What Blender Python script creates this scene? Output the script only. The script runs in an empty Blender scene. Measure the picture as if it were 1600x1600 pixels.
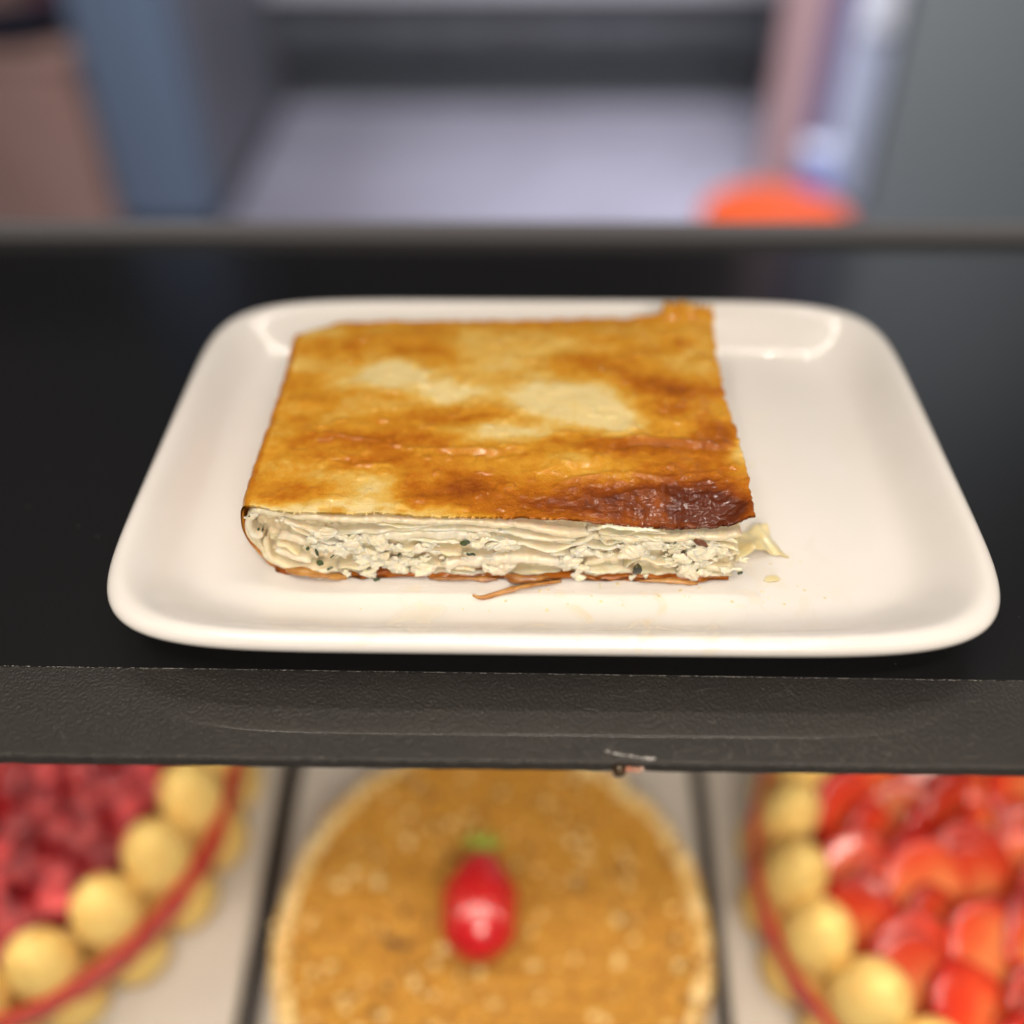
import bpy, bmesh, math, random
import numpy as np
from mathutils import Vector, Matrix

S = bpy.context.scene
COL = S.collection
random.seed(7)
RNG = np.random.default_rng(11)
R = math.radians

# ------------------------------------------------------------------ camera, light, exposure
cam_d = bpy.data.cameras.new('camera'); cam = bpy.data.objects.new('camera', cam_d); COL.objects.link(cam)
PITCH, YAW, ROLL = R(41.6356), R(-1.54595), R(-0.58974)
fw = Vector((math.sin(YAW)*math.cos(PITCH), math.cos(YAW)*math.cos(PITCH), -math.sin(PITCH)))
r0 = Vector((math.cos(YAW), -math.sin(YAW), 0)); u0 = r0.cross(fw)
rr = math.cos(ROLL)*r0 + math.sin(ROLL)*u0; uu = -math.sin(ROLL)*r0 + math.cos(ROLL)*u0
M = Matrix((rr, uu, -fw)).transposed().to_4x4(); M.translation = (0, 0, .22)
cam.matrix_world = M
cam_d.sensor_width = 36; cam_d.lens = 36; cam_d.clip_start = .01; cam_d.clip_end = 60
cam_d.dof.use_dof = True; cam_d.dof.focus_distance = .287; cam_d.dof.aperture_fstop = 2.4
S.camera = cam

W = bpy.data.worlds.new('World'); S.world = W; W.use_nodes = True
W.node_tree.nodes['Background'].inputs[0].default_value = (.62, .60, .60, 1)
W.node_tree.nodes['Background'].inputs[1].default_value = .10

def area(name, loc, target, sx, sy, power, color, spread=180):
    d = bpy.data.lights.new(name, 'AREA'); d.shape = 'RECTANGLE'; d.size = sx; d.size_y = sy
    d.energy = power; d.color = color; d.spread = R(spread)
    o = bpy.data.objects.new(name, d); COL.objects.link(o); o.location = loc
    o.rotation_euler = (Vector(target)-Vector(loc)).to_track_quat('-Z', 'Y').to_euler()
    return o
WARM = (1.0, .88, .755)
area('canopy_strip_lamp', (.0, .36, .66), (0, .26, 0), .50, .007, .9, WARM)
area('counter_lamp', (.14, -.55, .56), (.0, .22, -.02), .34, .22, 5.9, WARM)
area('counter_lamp', (-.36, .05, 1.00), (0, .22, -.03), .22, .22, 2.6, WARM)
area('deck_fill_light', (0, -.08, .62), (-.02, .13, -.30), .60, .04, .40, WARM, 46)  # added fill that brightens the cakes on the lower deck
area('under_shelf_fill', (0, .20, -.012), (0, .17, -.25), .95, .02, 1.0, WARM)  # added fill below the shelf, evens the light across the lower cakes
area('floor_glow_fill', (.45, 2.05, 1.3), (.36, 2.45, -.95), .1, .1, 3.2, (.86, .88, 1.0), 44)  # added light that throws a bright pool on the floor
for gx, gy in ((-.12, .50), (.16, .46), (.42, .52)):
    area('ceiling_spot', (gx, gy, 1.15), (0, .25, 0), .022, .022, .75, (1, .93, .85))
area('room_panel_light', (.1, 1.25, 2.3), (.15, 2.75, -1), 1.2, .4, 15, (.84, .88, 1.0), 84)
area('room_panel_light', (.1, .75, 1.9), (.1, 2.7, -.7), 1.4, .3, 15, (.95, .95, 1.0), 60)  # added fill from the shelf side for the fronts in the background

S.view_settings.view_transform = 'Standard'; S.view_settings.look = 'None'
S.view_settings.exposure = 0; S.view_settings.gamma = 1
S.cycles.use_denoising = True
S.cycles.max_bounces = 8; S.cycles.sample_clamp_indirect = 6

# ------------------------------------------------------------------ helpers
def sm(a, b, x):
    t = np.clip((x-a)/(b-a), 0, 1); return t*t*(3-2*t)

def _h(i, j, k, s):
    n = (i*374761393 + j*668265263 + k*2147483647 + s*1274126177) & 0xffffffff
    n = ((n ^ (n >> 13))*1274126177) & 0xffffffff
    n = ((n ^ (n >> 16))*2246822519) & 0xffffffff
    return ((n ^ (n >> 15)) & 0xffff)/32767.5-1

def vn(x, y, z=0., s=0):
    """smooth value noise in -1..1"""
    x, y, z = np.broadcast_arrays(np.asarray(x, float), np.asarray(y, float), np.asarray(z, float))
    i = np.floor(x).astype(np.int64); j = np.floor(y).astype(np.int64); k = np.floor(z).astype(np.int64)
    f = x-i; g = y-j; h = z-k
    f = f*f*f*(f*(6*f-15)+10); g = g*g*g*(g*(6*g-15)+10); h = h*h*h*(h*(6*h-15)+10)
    out = 0
    for a in (0, 1):
        for b in (0, 1):
            for c in (0, 1):
                out = out + _h(i+a, j+b, k+c, s)*(f if a else 1-f)*(g if b else 1-g)*(h if c else 1-h)
    return out

def fbm(x, y, z=0., o=4, s=0):
    t = 0; a = 1; q = 0
    for n in range(o):
        t = t + a*vn(np.asarray(x)*2**n, np.asarray(y)*2**n, np.asarray(z)*2**n, s+n*17); q += a; a *= .5
    return t/q

def tag(o, label=None, cat=None, group=None, kind=None):
    if label: o['label'] = label
    if cat: o['category'] = cat
    if group: o['group'] = group
    if kind: o['kind'] = kind
    return o

def empty(name, loc, rot=(0, 0, 0)):
    o = bpy.data.objects.new(name, None); COL.objects.link(o); o.location = loc; o.rotation_euler = rot
    o.empty_display_size = .01
    return o

def link(name, me, mats, parent=None, world=True, smooth=True):
    """one object; world=True: vertices are given in world space and the parent is not rotated"""
    o = bpy.data.objects.new(name, me); COL.objects.link(o)
    for m in (mats if isinstance(mats, (list, tuple)) else [mats]):
        if m.name not in [k.name for k in me.materials if k]: me.materials.append(m)
    if smooth and len(me.polygons): me.polygons.foreach_set('use_smooth', [True]*len(me.polygons))
    if parent:
        o.parent = parent
        if world: o.matrix_parent_inverse = Matrix.Translation(parent.location).inverted()
    return o

def mesh(name, v, f):
    me = bpy.data.meshes.new(name)
    me.from_pydata([tuple(map(float, p)) for p in v], [], [tuple(map(int, q)) for q in f]); me.update()
    return me

def grid_faces(nr, nc, wrap=False, off=0):
    r = np.arange(nr-1)[:, None]; c = np.arange(nc if wrap else nc-1)[None, :]
    c2 = (c+1) % nc
    a = r*nc+c; b = r*nc+c2; d = (r+1)*nc+c2; e = (r+1)*nc+c
    return (np.stack([a, b, d, e], -1).reshape(-1, 4)+off)

def box(name, lo, hi, m, parent=None, bev=.003, seg=2, world=True):
    bm = bmesh.new(); bmesh.ops.create_cube(bm, size=1)
    for v in bm.verts:
        v.co = Vector([(lo[i]+hi[i])/2+v.co[i]*(hi[i]-lo[i]) for i in range(3)])
    if bev: bmesh.ops.bevel(bm, geom=bm.edges[:], offset=bev, segments=seg, affect='EDGES', profile=.6)
    me = bpy.data.meshes.new(name); bm.to_mesh(me); bm.free()
    return link(name, me, m, parent, world, smooth=False)

def lathe(prof, n=48, cap=True):
    prof = np.array(prof, float); a = np.linspace(0, 2*np.pi, n, endpoint=False)
    v = np.concatenate([np.c_[r*np.cos(a), r*np.sin(a), np.full(n, z)] for r, z in prof])
    f = [tuple(q) for q in grid_faces(len(prof), n, True)]
    if cap:
        f.append(tuple(range(n))[::-1]); f.append(tuple(range((len(prof)-1)*n, len(prof)*n)))
    return v, f

ICO = {}
def ico(sub):
    if sub not in ICO:
        bm = bmesh.new(); bmesh.ops.create_icosphere(bm, subdivisions=sub, radius=1)
        ICO[sub] = (np.array([v.co[:] for v in bm.verts]), [tuple(v.index for v in f.verts) for f in bm.faces]); bm.free()
    return ICO[sub]

# ------------------------------------------------------------------ materials
def mat(name, col, rough=.5, sss=0, srad=(1, .5, .25), sscale=.002, coat=0, coat_r=.1, metal=0, ior=1.45,
        var=None, bump=None, trans=0):
    """var = (scale, detail, other colour, lo, hi): noise blend; bump = list of (scale, detail, distance)"""
    m = bpy.data.materials.new(name); m.use_nodes = True
    nt = m.node_tree; N = nt.nodes; L = nt.links; p = N['Principled BSDF']
    p.inputs['Base Color'].default_value = (*col, 1); p.inputs['Roughness'].default_value = rough
    p.inputs['Metallic'].default_value = metal; p.inputs['IOR'].default_value = ior
    p.inputs['Subsurface Weight'].default_value = sss; p.inputs['Subsurface Radius'].default_value = srad
    p.inputs['Subsurface Scale'].default_value = sscale
    p.inputs['Coat Weight'].default_value = coat; p.inputs['Coat Roughness'].default_value = coat_r
    p.inputs['Transmission Weight'].default_value = trans
    tc = N.new('ShaderNodeTexCoord')
    if var:
        n = N.new('ShaderNodeTexNoise'); n.inputs['Scale'].default_value = var[0]; n.inputs['Detail'].default_value = var[1]
        L.new(tc.outputs['Object'], n.inputs['Vector'])
        r = N.new('ShaderNodeMapRange'); r.inputs[1].default_value = var[3]; r.inputs[2].default_value = var[4]
        L.new(n.outputs['Fac'], r.inputs[0])
        mx = N.new('ShaderNodeMix'); mx.data_type = 'RGBA'; mx.inputs[6].default_value = (*col, 1); mx.inputs[7].default_value = (*var[2], 1)
        L.new(r.outputs[0], mx.inputs[0]); L.new(mx.outputs[2], p.inputs['Base Color'])
    prev = None
    for sc, de, di in (bump or []):
        n = N.new('ShaderNodeTexNoise'); n.inputs['Scale'].default_value = sc; n.inputs['Detail'].default_value = de
        L.new(tc.outputs['Object'], n.inputs['Vector'])
        b = N.new('ShaderNodeBump'); b.inputs['Distance'].default_value = di; b.inputs['Strength'].default_value = 1
        L.new(n.outputs['Fac'], b.inputs['Height'])
        if prev: L.new(prev.outputs[0], b.inputs['Normal'])
        prev = b
    if prev: L.new(prev.outputs[0], p.inputs['Normal'])
    return m

def leather(m, scale, dist):
    """fine pebbled grain of a textured laminate"""
    nt = m.node_tree; N = nt.nodes; L = nt.links; p = N['Principled BSDF']
    tc = N.new('ShaderNodeTexCoord'); no = N.new('ShaderNodeTexNoise'); no.inputs['Scale'].default_value = scale*.6; no.inputs['Detail'].default_value = 2
    v = N.new('ShaderNodeTexVoronoi'); v.feature = 'SMOOTH_F1'; v.inputs['Scale'].default_value = scale
    ad = N.new('ShaderNodeVectorMath'); ad.operation = 'MULTIPLY_ADD'; ad.inputs[1].default_value = (.0012,)*3
    L.new(tc.outputs['Object'], no.inputs['Vector']); L.new(no.outputs['Color'], ad.inputs[0]); L.new(tc.outputs['Object'], ad.inputs[2])
    L.new(ad.outputs[0], v.inputs['Vector'])
    b = N.new('ShaderNodeBump'); b.inputs['Distance'].default_value = dist; b.inputs['Strength'].default_value = 1; b.invert = True
    L.new(v.outputs['Distance'], b.inputs['Height']); L.new(b.outputs[0], p.inputs['Normal'])
    ge = N.new('ShaderNodeNewGeometry'); L.new(ge.outputs['True Normal'], p.inputs['Coat Normal'])   # the clear top coat stays flat
    return m

porcelain = mat('white_porcelain', (.80, .775, .74), .22, coat=.6, coat_r=.05, var=(26, 4, (.775, .745, .70), .45, .75), bump=[(70, 2, .00006)])
def stains(m):
    """thin dried smears of grease where the slice was slid over the plate"""
    nt = m.node_tree; N = nt.nodes; L = nt.links; p = N['Principled BSDF']
    tc = N.new('ShaderNodeTexCoord'); no = N.new('ShaderNodeTexNoise'); no.inputs['Scale'].default_value = 75; no.inputs['Detail'].default_value = 6; no.inputs['Distortion'].default_value = 1.6
    L.new(tc.outputs['Object'], no.inputs['Vector'])
    r = N.new('ShaderNodeMapRange'); r.inputs[1].default_value = .56; r.inputs[2].default_value = .66; L.new(no.outputs['Fac'], r.inputs[0])
    d = N.new('ShaderNodeVectorMath'); d.operation = 'DISTANCE'; d.inputs[1].default_value = (.012, .206, .006); L.new(tc.outputs['Object'], d.inputs[0])
    w = N.new('ShaderNodeMapRange'); w.inputs[1].default_value = .085; w.inputs[2].default_value = .02; w.inputs[4].default_value = .55; L.new(d.outputs['Value'], w.inputs[0])
    mu = N.new('ShaderNodeMath'); mu.operation = 'MULTIPLY'; L.new(r.outputs[0], mu.inputs[0]); L.new(w.outputs[0], mu.inputs[1])
    src = p.inputs['Base Color'].links[0].from_socket
    mx = N.new('ShaderNodeMix'); mx.data_type = 'RGBA'; mx.inputs[7].default_value = (.70, .60, .40, 1)
    L.new(src, mx.inputs[6]); L.new(mu.outputs[0], mx.inputs[0]); L.new(mx.outputs[2], p.inputs['Base Color'])
    ro = N.new('ShaderNodeMath'); ro.operation = 'MULTIPLY_ADD'; ro.inputs[1].default_value = .25; ro.inputs[2].default_value = .22; L.new(mu.outputs[0], ro.inputs[0]); L.new(ro.outputs[0], p.inputs['Roughness'])
stains(porcelain)
film_black = leather(mat('black_laminate', (.0065, .0065, .007), .30, coat=1.0, coat_r=.10), 1900, .00002)
band_grey = leather(mat('charcoal_laminate', (.023, .021, .018), .5, coat=1.0, coat_r=.03, var=(30, 5, (.029, .026, .022), .4, .7)), 1400, .0004)
trim_grey = mat('grey_trim', (.18, .18, .195), .5)
worn = mat('worn_edge_white', (.55, .53, .50), .5)
scratch_m = mat('scratch_pale', (.15, .14, .125), .6)
cream = mat('cream_dough', (.81, .72, .53), .28, sss=.55, srad=(1, .62, .28), sscale=.0022, coat=.25, coat_r=.18,
            var=(260, 3, (.79, .68, .46), .35, .7), bump=[(1400, 3, .00006), (420, 2, .00012)])
cream_pale = mat('pale_dough', (.83, .77, .62), .26, sss=.6, srad=(1, .65, .32), sscale=.0025, coat=.3, coat_r=.15,
            var=(220, 3, (.77, .66, .45), .4, .75), bump=[(1100, 3, .00006)])
cream_dark = mat('inner_dough', (.74, .62, .41), .4, sss=.5, srad=(1, .6, .28), sscale=.002, coat=.15,
            var=(300, 4, (.80, .70, .48), .35, .7), bump=[(700, 4, .0006)])
cheese = mat('white_cheese', (.85, .79, .64), .42, sss=.7, srad=(1, .75, .45), sscale=.0016, coat=.2, coat_r=.25,
            var=(500, 3, (.86, .77, .54), .45, .75), bump=[(1600, 4, .0002)])
herb = mat('green_herb', (.022, .045, .010), .35, coat=.4, var=(500, 3, (.05, .08, .015), .4, .7))
brown_flake = mat('toasted_brown', (.24, .075, .012), .35, coat=.4, var=(260, 4, (.42, .19, .04), .35, .7), bump=[(700, 3, .0003)])
gold_flake = mat('toasted_gold', (.50, .25, .055), .38, coat=.3, sss=.2, sscale=.001, var=(300, 4, (.32, .11, .018), .4, .75), bump=[(800, 3, .0002)])
thin_flake = mat('thin_dry_dough', (.80, .70, .45), .3, sss=.3, sscale=.0015, coat=.4, var=(160, 3, (.72, .58, .28), .4, .7), bump=[(600, 3, .0002)])

def crust_material():
    m = mat('baked_crust', (.5, .3, .1), .42, sss=.2, srad=(1, .45, .15), sscale=.0012, coat=.5, coat_r=.055, ior=1.38,
            bump=[(480, 3, .00012), (1500, 2, .00026)])
    nt = m.node_tree; N = nt.nodes; L = nt.links; p = N['Principled BSDF']
    p.inputs['Specular IOR Level'].default_value = .2
    at = N.new('ShaderNodeAttribute'); at.attribute_name = 'browning'
    tc = N.new('ShaderNodeTexCoord')
    no = N.new('ShaderNodeTexNoise'); no.inputs['Scale'].default_value = 330; no.inputs['Detail'].default_value = 6; no.inputs['Roughness'].default_value = .65
    L.new(tc.outputs['Object'], no.inputs['Vector'])
    ma = N.new('ShaderNodeMath'); ma.operation = 'MULTIPLY_ADD'; ma.inputs[1].default_value = .32; ma.inputs[2].default_value = -.16
    L.new(no.outputs['Fac'], ma.inputs[0])
    ad = N.new('ShaderNodeMath'); ad.operation = 'ADD'; L.new(ma.outputs[0], ad.inputs[0]); L.new(at.outputs['Fac'], ad.inputs[1])
    cr = N.new('ShaderNodeValToRGB'); e = cr.color_ramp.elements
    stops = [(0, (.80, .64, .30)), (.18, (.73, .47, .11)), (.38, (.63, .295, .022)), (.58, (.47, .150, .006)), (.80, (.26, .058, .003)), (1, (.105, .020, .004))]
    e[0].position = 0; e[0].color = (*stops[0][1], 1); e[1].position = 1; e[1].color = (*stops[-1][1], 1)
    for ps, c in stops[1:-1]:
        q = e.new(ps); q.color = (*c, 1)
    cw = N.new('ShaderNodeMapRange'); cw.inputs[1].default_value = .3; cw.inputs[2].default_value = .9; cw.inputs[3].default_value = .5; cw.inputs[4].default_value = .42
    L.new(at.outputs['Fac'], cw.inputs[0]); L.new(cw.outputs[0], p.inputs['Coat Weight'])
    L.new(ad.outputs[0], cr.inputs[0]); L.new(cr.outputs[0], p.inputs['Base Color'])
    return m
crust_m = crust_material()

# ------------------------------------------------------------------ the room behind
floor_m = mat('lilac_floor', (.265, .25, .295), .26, var=(2.5, 3, (.215, .20, .235), .4, .65), bump=[(60, 2, .0004)])
fl = mesh('floor', [(-4, .5, -.95), (4, .5, -.95), (4, 4.2, -.95), (-4, 4.2, -.95)], [(0, 1, 2, 3)])
tag(link('floor', fl, floor_m, smooth=False), kind='structure')
wall_m = mat('room_wall', (.30, .30, .31), .6)
wl = mesh('wall', [(-4, 3.9, -.95), (4, 3.9, -.95), (4, 3.9, 2.2), (-4, 3.9, 2.2)], [(0, 1, 2, 3)])
tag(link('wall', wl, wall_m, smooth=False), kind='structure')
blue_m = mat('blue_grey_paint', (.135, .18, .25), .45); dark_m = mat('dark_grey_metal', (.062, .065, .07), .45)
dark2_m = mat('deep_grey_metal', (.05, .052, .056), .5); pale_m = mat('pale_counter', (.42, .40, .42), .4)  # deeper grey metal for carcass, side panels, plinths and feet
grey_m = mat('grey_green_paint', (.185, .205, .205), .5); pink_m = mat('dusty_pink', (.36, .225, .22), .5)
purple_m = mat('muted_purple', (.17, .125, .21), .5); ice_m = mat('ice_blue', (.52, .55, .66), .4)
wood_m = mat('brown_wood', (.44, .27, .22), .5, var=(6, 4, (.38, .22, .18), .4, .7)); navy_m = mat('navy_black', (.012, .012, .022), .35)
magenta_m = mat('dull_magenta', (.24, .10, .14), .6); orange_m = mat('orange_plastic', (.86, .12, .03), .35); steel_m = mat('brushed_steel', (.45, .45, .46), .35, metal=.9)
blue2_m = mat('cornflower_blue', (.22, .27, .62), .4)

cb = empty('counter_cabinet', (-.05, 3.45, -.95)); tag(cb, 'dark grey low back counter with an open recess, across the end of the aisle', 'cabinet')
box('worktop', (-.86, 3.16, -.618), (.76, 3.74, -.585), pale_m, cb)
box('carcass', (-.80, 3.21, -.80), (.70, 3.70, -.621), dark2_m, cb)
for xa in (-.797, -.297, .203):
    dr = box('drawer_front', (xa, 3.188, -.797), (xa+.494, 3.2085, -.624), dark_m, cb)
    box('handle', (xa+.15, 3.165, -.70), (xa+.344, 3.1875, -.685), mat('dull_steel', (.16, .16, .165), .4, metal=.6), dr, .002, world=False)
box('back_panel', (-.80, 3.30, -.945), (.70, 3.33, -.803), dark_m, cb)
for x in (-.78, .665): box('side_panel', (x-.02, 3.20, -.95), (x+.02, 3.497, -.803), dark2_m, cb)
box('plinth', (-.757, 3.225, -.95), (.642, 3.25, -.87), dark_m, cb)

bl = empty('tall_cabinet', (-.88, 2.75, -.95)); tag(bl, 'tall blue grey cabinet standing left of the aisle', 'cabinet')
box('body', (-.99, 2.30, -.90), (-.777, 3.12, 1.75), blue_m, bl)
box('door', (-.985, 2.278, -.88), (-.78, 2.2985, 1.73), blue_m, bl)
box('side_door', (-.7755, 2.36, -.88), (-.760, 3.08, 1.73), mat('slate_paint', (.15, .15, .17), .5), bl)
box('plinth', (-.98, 2.32, -.95), (-.785, 3.10, -.903), dark2_m, bl)

wd = empty('wooden_cabinet', (-1.36, 2.6, -.95)); tag(wd, 'brown wooden cabinet at far left behind the shelf', 'cabinet')
box('body', (-1.74, 2.31, -.95), (-1.012, 2.9, -.53), wood_m, wd)
box('top_board', (-1.76, 2.29, -.528), (-1.0, 2.92, -.50), wood_m, wd)
for x0, x1 in ((-1.73, -1.50), (-1.495, -1.265), (-1.26, -1.02)): box('door', (x0, 2.29, -.92), (x1, 2.3085, -.54), wood_m, wd)
bw = empty('bowl', (-1.14, 2.40, -.50)); tag(bw, 'dark round bowl on the brown wooden cabinet', 'bowl')
v, f = lathe([(.05, 0), (.08, .004), (.105, .022), (.115, .042), (.112, .044), (.10, .026), (.05, .012)], 32)
link('bowl_body', mesh('bowl_body', v, f), navy_m, bw, world=False)
cl = empty('folded_cloth', (-1.10, 2.62, -.50)); tag(cl, 'dull pink folded cloth behind the dark bowl', 'cloth')
for k in range(3): box('fold', (-1.19+.004*k, 2.55, -.50+.031*k), (-1.03-.003*k, 2.68, -.472+.031*k), magenta_m, cl, .01)

def panel(name, lo, hi, m, label):
    e = empty(name, ((lo[0]+hi[0])/2, (lo[1]+hi[1])/2, lo[2])); tag(e, label, 'panel')
    box('board', (lo[0], lo[1], lo[2]+.032), hi, m, e, .006)
    box('foot', (lo[0]+.01, lo[1]-.01, lo[2]), (hi[0]-.01, hi[1]+.01, lo[2]+.03), dark2_m, e, .004)
panel('upright_panel', (.568, 2.50, -.95), (.655, 2.56, 1.4), pink_m, 'dusty pink upright panel right of the aisle')
panel('upright_panel', (.660, 2.50, -.95), (.712, 2.55, 1.4), purple_m, 'muted purple upright panel between pink and pale panels')
panel('upright_panel', (.717, 2.46, -.95), (.81, 2.54, 1.4), ice_m, 'pale ice blue upright panel beside the grey cabinet')
pp = empty('highlight_sheet', (.765, 2.455, -.50)); tag(pp, 'white sheet added as a bright highlight on the pale ice blue panel', 'notice')  # white sheet added to put a bright spot on the panel
box('sheet', (.735, 2.452, -.51), (.80, 2.4555, -.36), mat('highlight_white', (.85, .85, .87), .5), pp, .0005); box('clip', (.755, 2.447, -.372), (.78, 2.4515, -.345), steel_m, pp, .001)
bx = empty('blue_box', (.685, 2.41, -.95)); tag(bx, 'small bright blue box at the foot of the purple panel', 'box')
box('carton', (.645, 2.38, -.95), (.715, 2.448, -.78), blue2_m, bx); box('lid', (.642, 2.377, -.779), (.718, 2.451, -.755), ice_m, bx)
gc = empty('grey_cabinet', (.668, 2.0, -.95), (0, 0, R(-22))); tag(gc, 'large grey green cabinet filling the right of the background', 'cabinet')
box('body', (0, .02, .03), (1.1, .40, 2.65), grey_m, gc, world=False)
box('door', (.006, 0, .05), (.52, .0185, 2.64), grey_m, gc, world=False); box('door', (.526, 0, .05), (1.09, .0185, 2.64), grey_m, gc, world=False)
box('plinth', (.02, .04, 0), (1.08, .38, .027), dark2_m, gc, world=False)

st = empty('stool', (.381, 1.53, -.97)); tag(st, 'bright orange round stool just behind the shelf', 'stool')
v, f = lathe([(.06, -.02), (.108, -.018), (.117, -.005), (.119, .008), (.112, .016), (.08, .022), (.02, .024)], 40)
sp = mesh('seat', v+np.array((0, 0, .45)), f); link('seat', sp, orange_m, st, world=False)
for k in range(4):
    a = R(45+90*k); v, f = lathe([(.014, 0), (.016, .20), (.016, .43)], 12)
    v = v.copy(); t = (v[:, 2]/.43)[:, None]
    v[:, :2] += (1-t)*np.array([math.cos(a), math.sin(a)])*.13+t*np.array([math.cos(a), math.sin(a)])*.09
    link('leg', mesh('leg', v, f), steel_m, st, world=False)

# ------------------------------------------------------------------ the shelf
sh = empty('shelf', (0, .29, -.02)); tag(sh, 'glossy black display shelf with worn charcoal front band under the white plate', 'shelf')
FRONT = .1522
v = []; f = []
nx = 400; xs = np.linspace(-.75, .75, nx)
chip = np.exp(-((xs-.0245)/.0035)**2)*.0013
yj = FRONT+.0016*0+.00018*fbm(xs*180, 0*xs, s=3)+chip*.6
prof = [(.0012, -.0044), (.0, -.0038), (.0, -.0013), (.0003, -.0007), (.0008, -.0004)]
for dy, z in prof: v += [(x, y+dy, z) for x, y in zip(xs, yj)]
v += [(x, .1812, -.0004) for x in xs]; v += [(x, .4370, -.0004) for x in xs]; v += [(x, .4370, -.0044) for x in xs]
fa = grid_faces(8, nx)[:, ::-1].tolist()+[(i, i+1, 7*nx+i+1, 7*nx+i)[::-1] for i in range(nx-1)]
slab = link('slab', mesh('slab', v, fa), band_grey, sh)
slab.data.polygons.foreach_set('use_smooth', [False]*len(slab.data.polygons))
# black sheet laid over the slab; its front edge is slightly ragged
nx = 900; xs = np.linspace(-.75, .75, nx); ye = .1808-.0008*xs/.14*.9+.00012*fbm(xs*900, 0*xs, s=9)
v = [(x, y, -.00035) for x, y in zip(xs, ye)]+[(x, y+.00012, .0) for x, y in zip(xs, ye)]+[(x, .4366, 0) for x in xs]
link('cover_sheet', mesh('cover_sheet', v, grid_faces(3, nx)), film_black, sh, smooth=False)
# pale line of tiny bits along the front edge of the sheet
def bits(n, fn, seed):
    rg = np.random.default_rng(seed); V = []; F = []
    iv, if_ = ico(1)
    for _ in range(n):
        c, s = fn(rg); b = len(V)*0+sum(len(q) for q in V)
        V.append(iv*s*(1+.3*rg.standard_normal((len(iv), 1)))+c); F += [tuple(i+b for i in q) for q in if_]
    return np.concatenate(V), F
def fr(rg):
    x = rg.uniform(-.2, .2); y = .1808-.0008*x/.14*.9-.0001+rg.normal(0, .00006)
    return np.array((x, y, -.00012)), np.array((rg.uniform(.0001, .00045), .00005, .00006))*rg.uniform(.5, 1.2)
v, f = bits(950, fr, 5); tag(link('sheet_edge_line', mesh('sheet_edge_line', v, f), mat('edge_line_grey', (.36, .35, .33), .5), sh, smooth=False), kind='stuff')
# scratches: hair-thin raised slivers, mostly near the front lip
V = []; F = []
rg = np.random.default_rng(21)
for k in range(95):
    near = rg.random() < .75
    x = rg.choice([rg.uniform(.02, .12), rg.uniform(-.13, .13), rg.uniform(.05, .10)]); y = rg.uniform(.1538, .161) if near else rg.uniform(.155, .178)
    a = R(rg.choice([rg.normal(70, 25), rg.normal(135, 20), rg.normal(5, 12)])); ln = rg.uniform(.001, .006)*(1 if near else .8); w = rg.uniform(.00003, .00007)
    n = 6; bend = rg.normal(0, .12)
    for i in range(n):
        t = i/(n-1)-.5; aa = a+bend*t
        px, py = x+ln*t*math.cos(aa), min(max(y+ln*t*math.sin(aa), .1534), .1795)
        ww = w*(1-(2*t)**2*.9); q = (-math.sin(aa)*ww, math.cos(aa)*ww)
        V += [(px+q[0], py+q[1], -.00038), (px, py, -.00034), (px-q[0], py-q[1], -.00038)]
        if i: b = len(V)-6; F += [(b, b+1, b+4, b+3), (b+1, b+2, b+5, b+4)]
tag(link('scratch', mesh('scratch', V, F), scratch_m, sh, smooth=False), kind='stuff')
def spk(rg):
    return np.array((rg.uniform(-.13, .13), rg.uniform(.1545, .179), -.0003)), np.array((.00018, .00012, .0001))*rg.uniform(.4, 1.3)
v, f = bits(70, spk, 8); tag(link('dust_speck', mesh('dust_speck', v, f), scratch_m, sh, smooth=False), kind='stuff')
def top_dust(rg):
    while True:
        x, y = rg.uniform(-.33, .33), rg.uniform(.184, .43)
        if abs(x-.0048) > .10 or abs(y-.2612) > .07: return np.array((x, y, .0001)), np.array((.00016, .00012, .00008))*rg.uniform(.4, 1.5)
v, f = bits(420, top_dust, 12); tag(link('dust_speck', mesh('dust_speck', v, f), scratch_m, sh, smooth=False), kind='stuff')
# damaged spot on the front lip: torn white edge, a glossy bead of glue and reddish crumbs
def torn(rg):
    t = rg.random(); x = .0192+t*.0125; y = .1560-.0026*t**.6+rg.normal(0, .00022)
    return np.array((x, y, -.0002)), np.array((.00034, .00016, .00016))*rg.uniform(.2, 1.1)
v, f = bits(70, torn, 2); link('torn_edge', mesh('torn_edge', v, f), worn, sh, smooth=False)
iv, if_ = ico(3)
q = iv*(1+.18*fbm(iv[:, 0]*1.6, iv[:, 1]*1.6, iv[:, 2]*1.6, 3, 4))[:, None]
link('glue_bead', mesh('glue_bead', q*np.array((.0018, .0014, .0019))+np.array((.0224, .1512, -.0022)), if_),
     mat('amber_glue', (.085, .05, .018), .12, coat=1, trans=.35), sh)
for k, (x, y, s) in enumerate(((.0250, .1514, .0009), (.0268, .1512, .0010), (.0281, .1515, .0007))):
    q = iv*(1+.3*fbm(iv[:, 0]*2+k, iv[:, 1]*2, iv[:, 2]*2, 3, 5))[:, None]
    link('red_crumb', mesh('red_crumb', q*np.array((s*1.3, s*.8, s*.7))+np.array((x, y, -.0018)), if_), mat('salmon_crumb', (.42, .16+.06*k, .09+.06*k), .3, coat=.5), sh)
box('back_trim', (-.75, .4372, -.0044), (.75, .4430, .0062), trim_grey, sh, .001)

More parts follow.
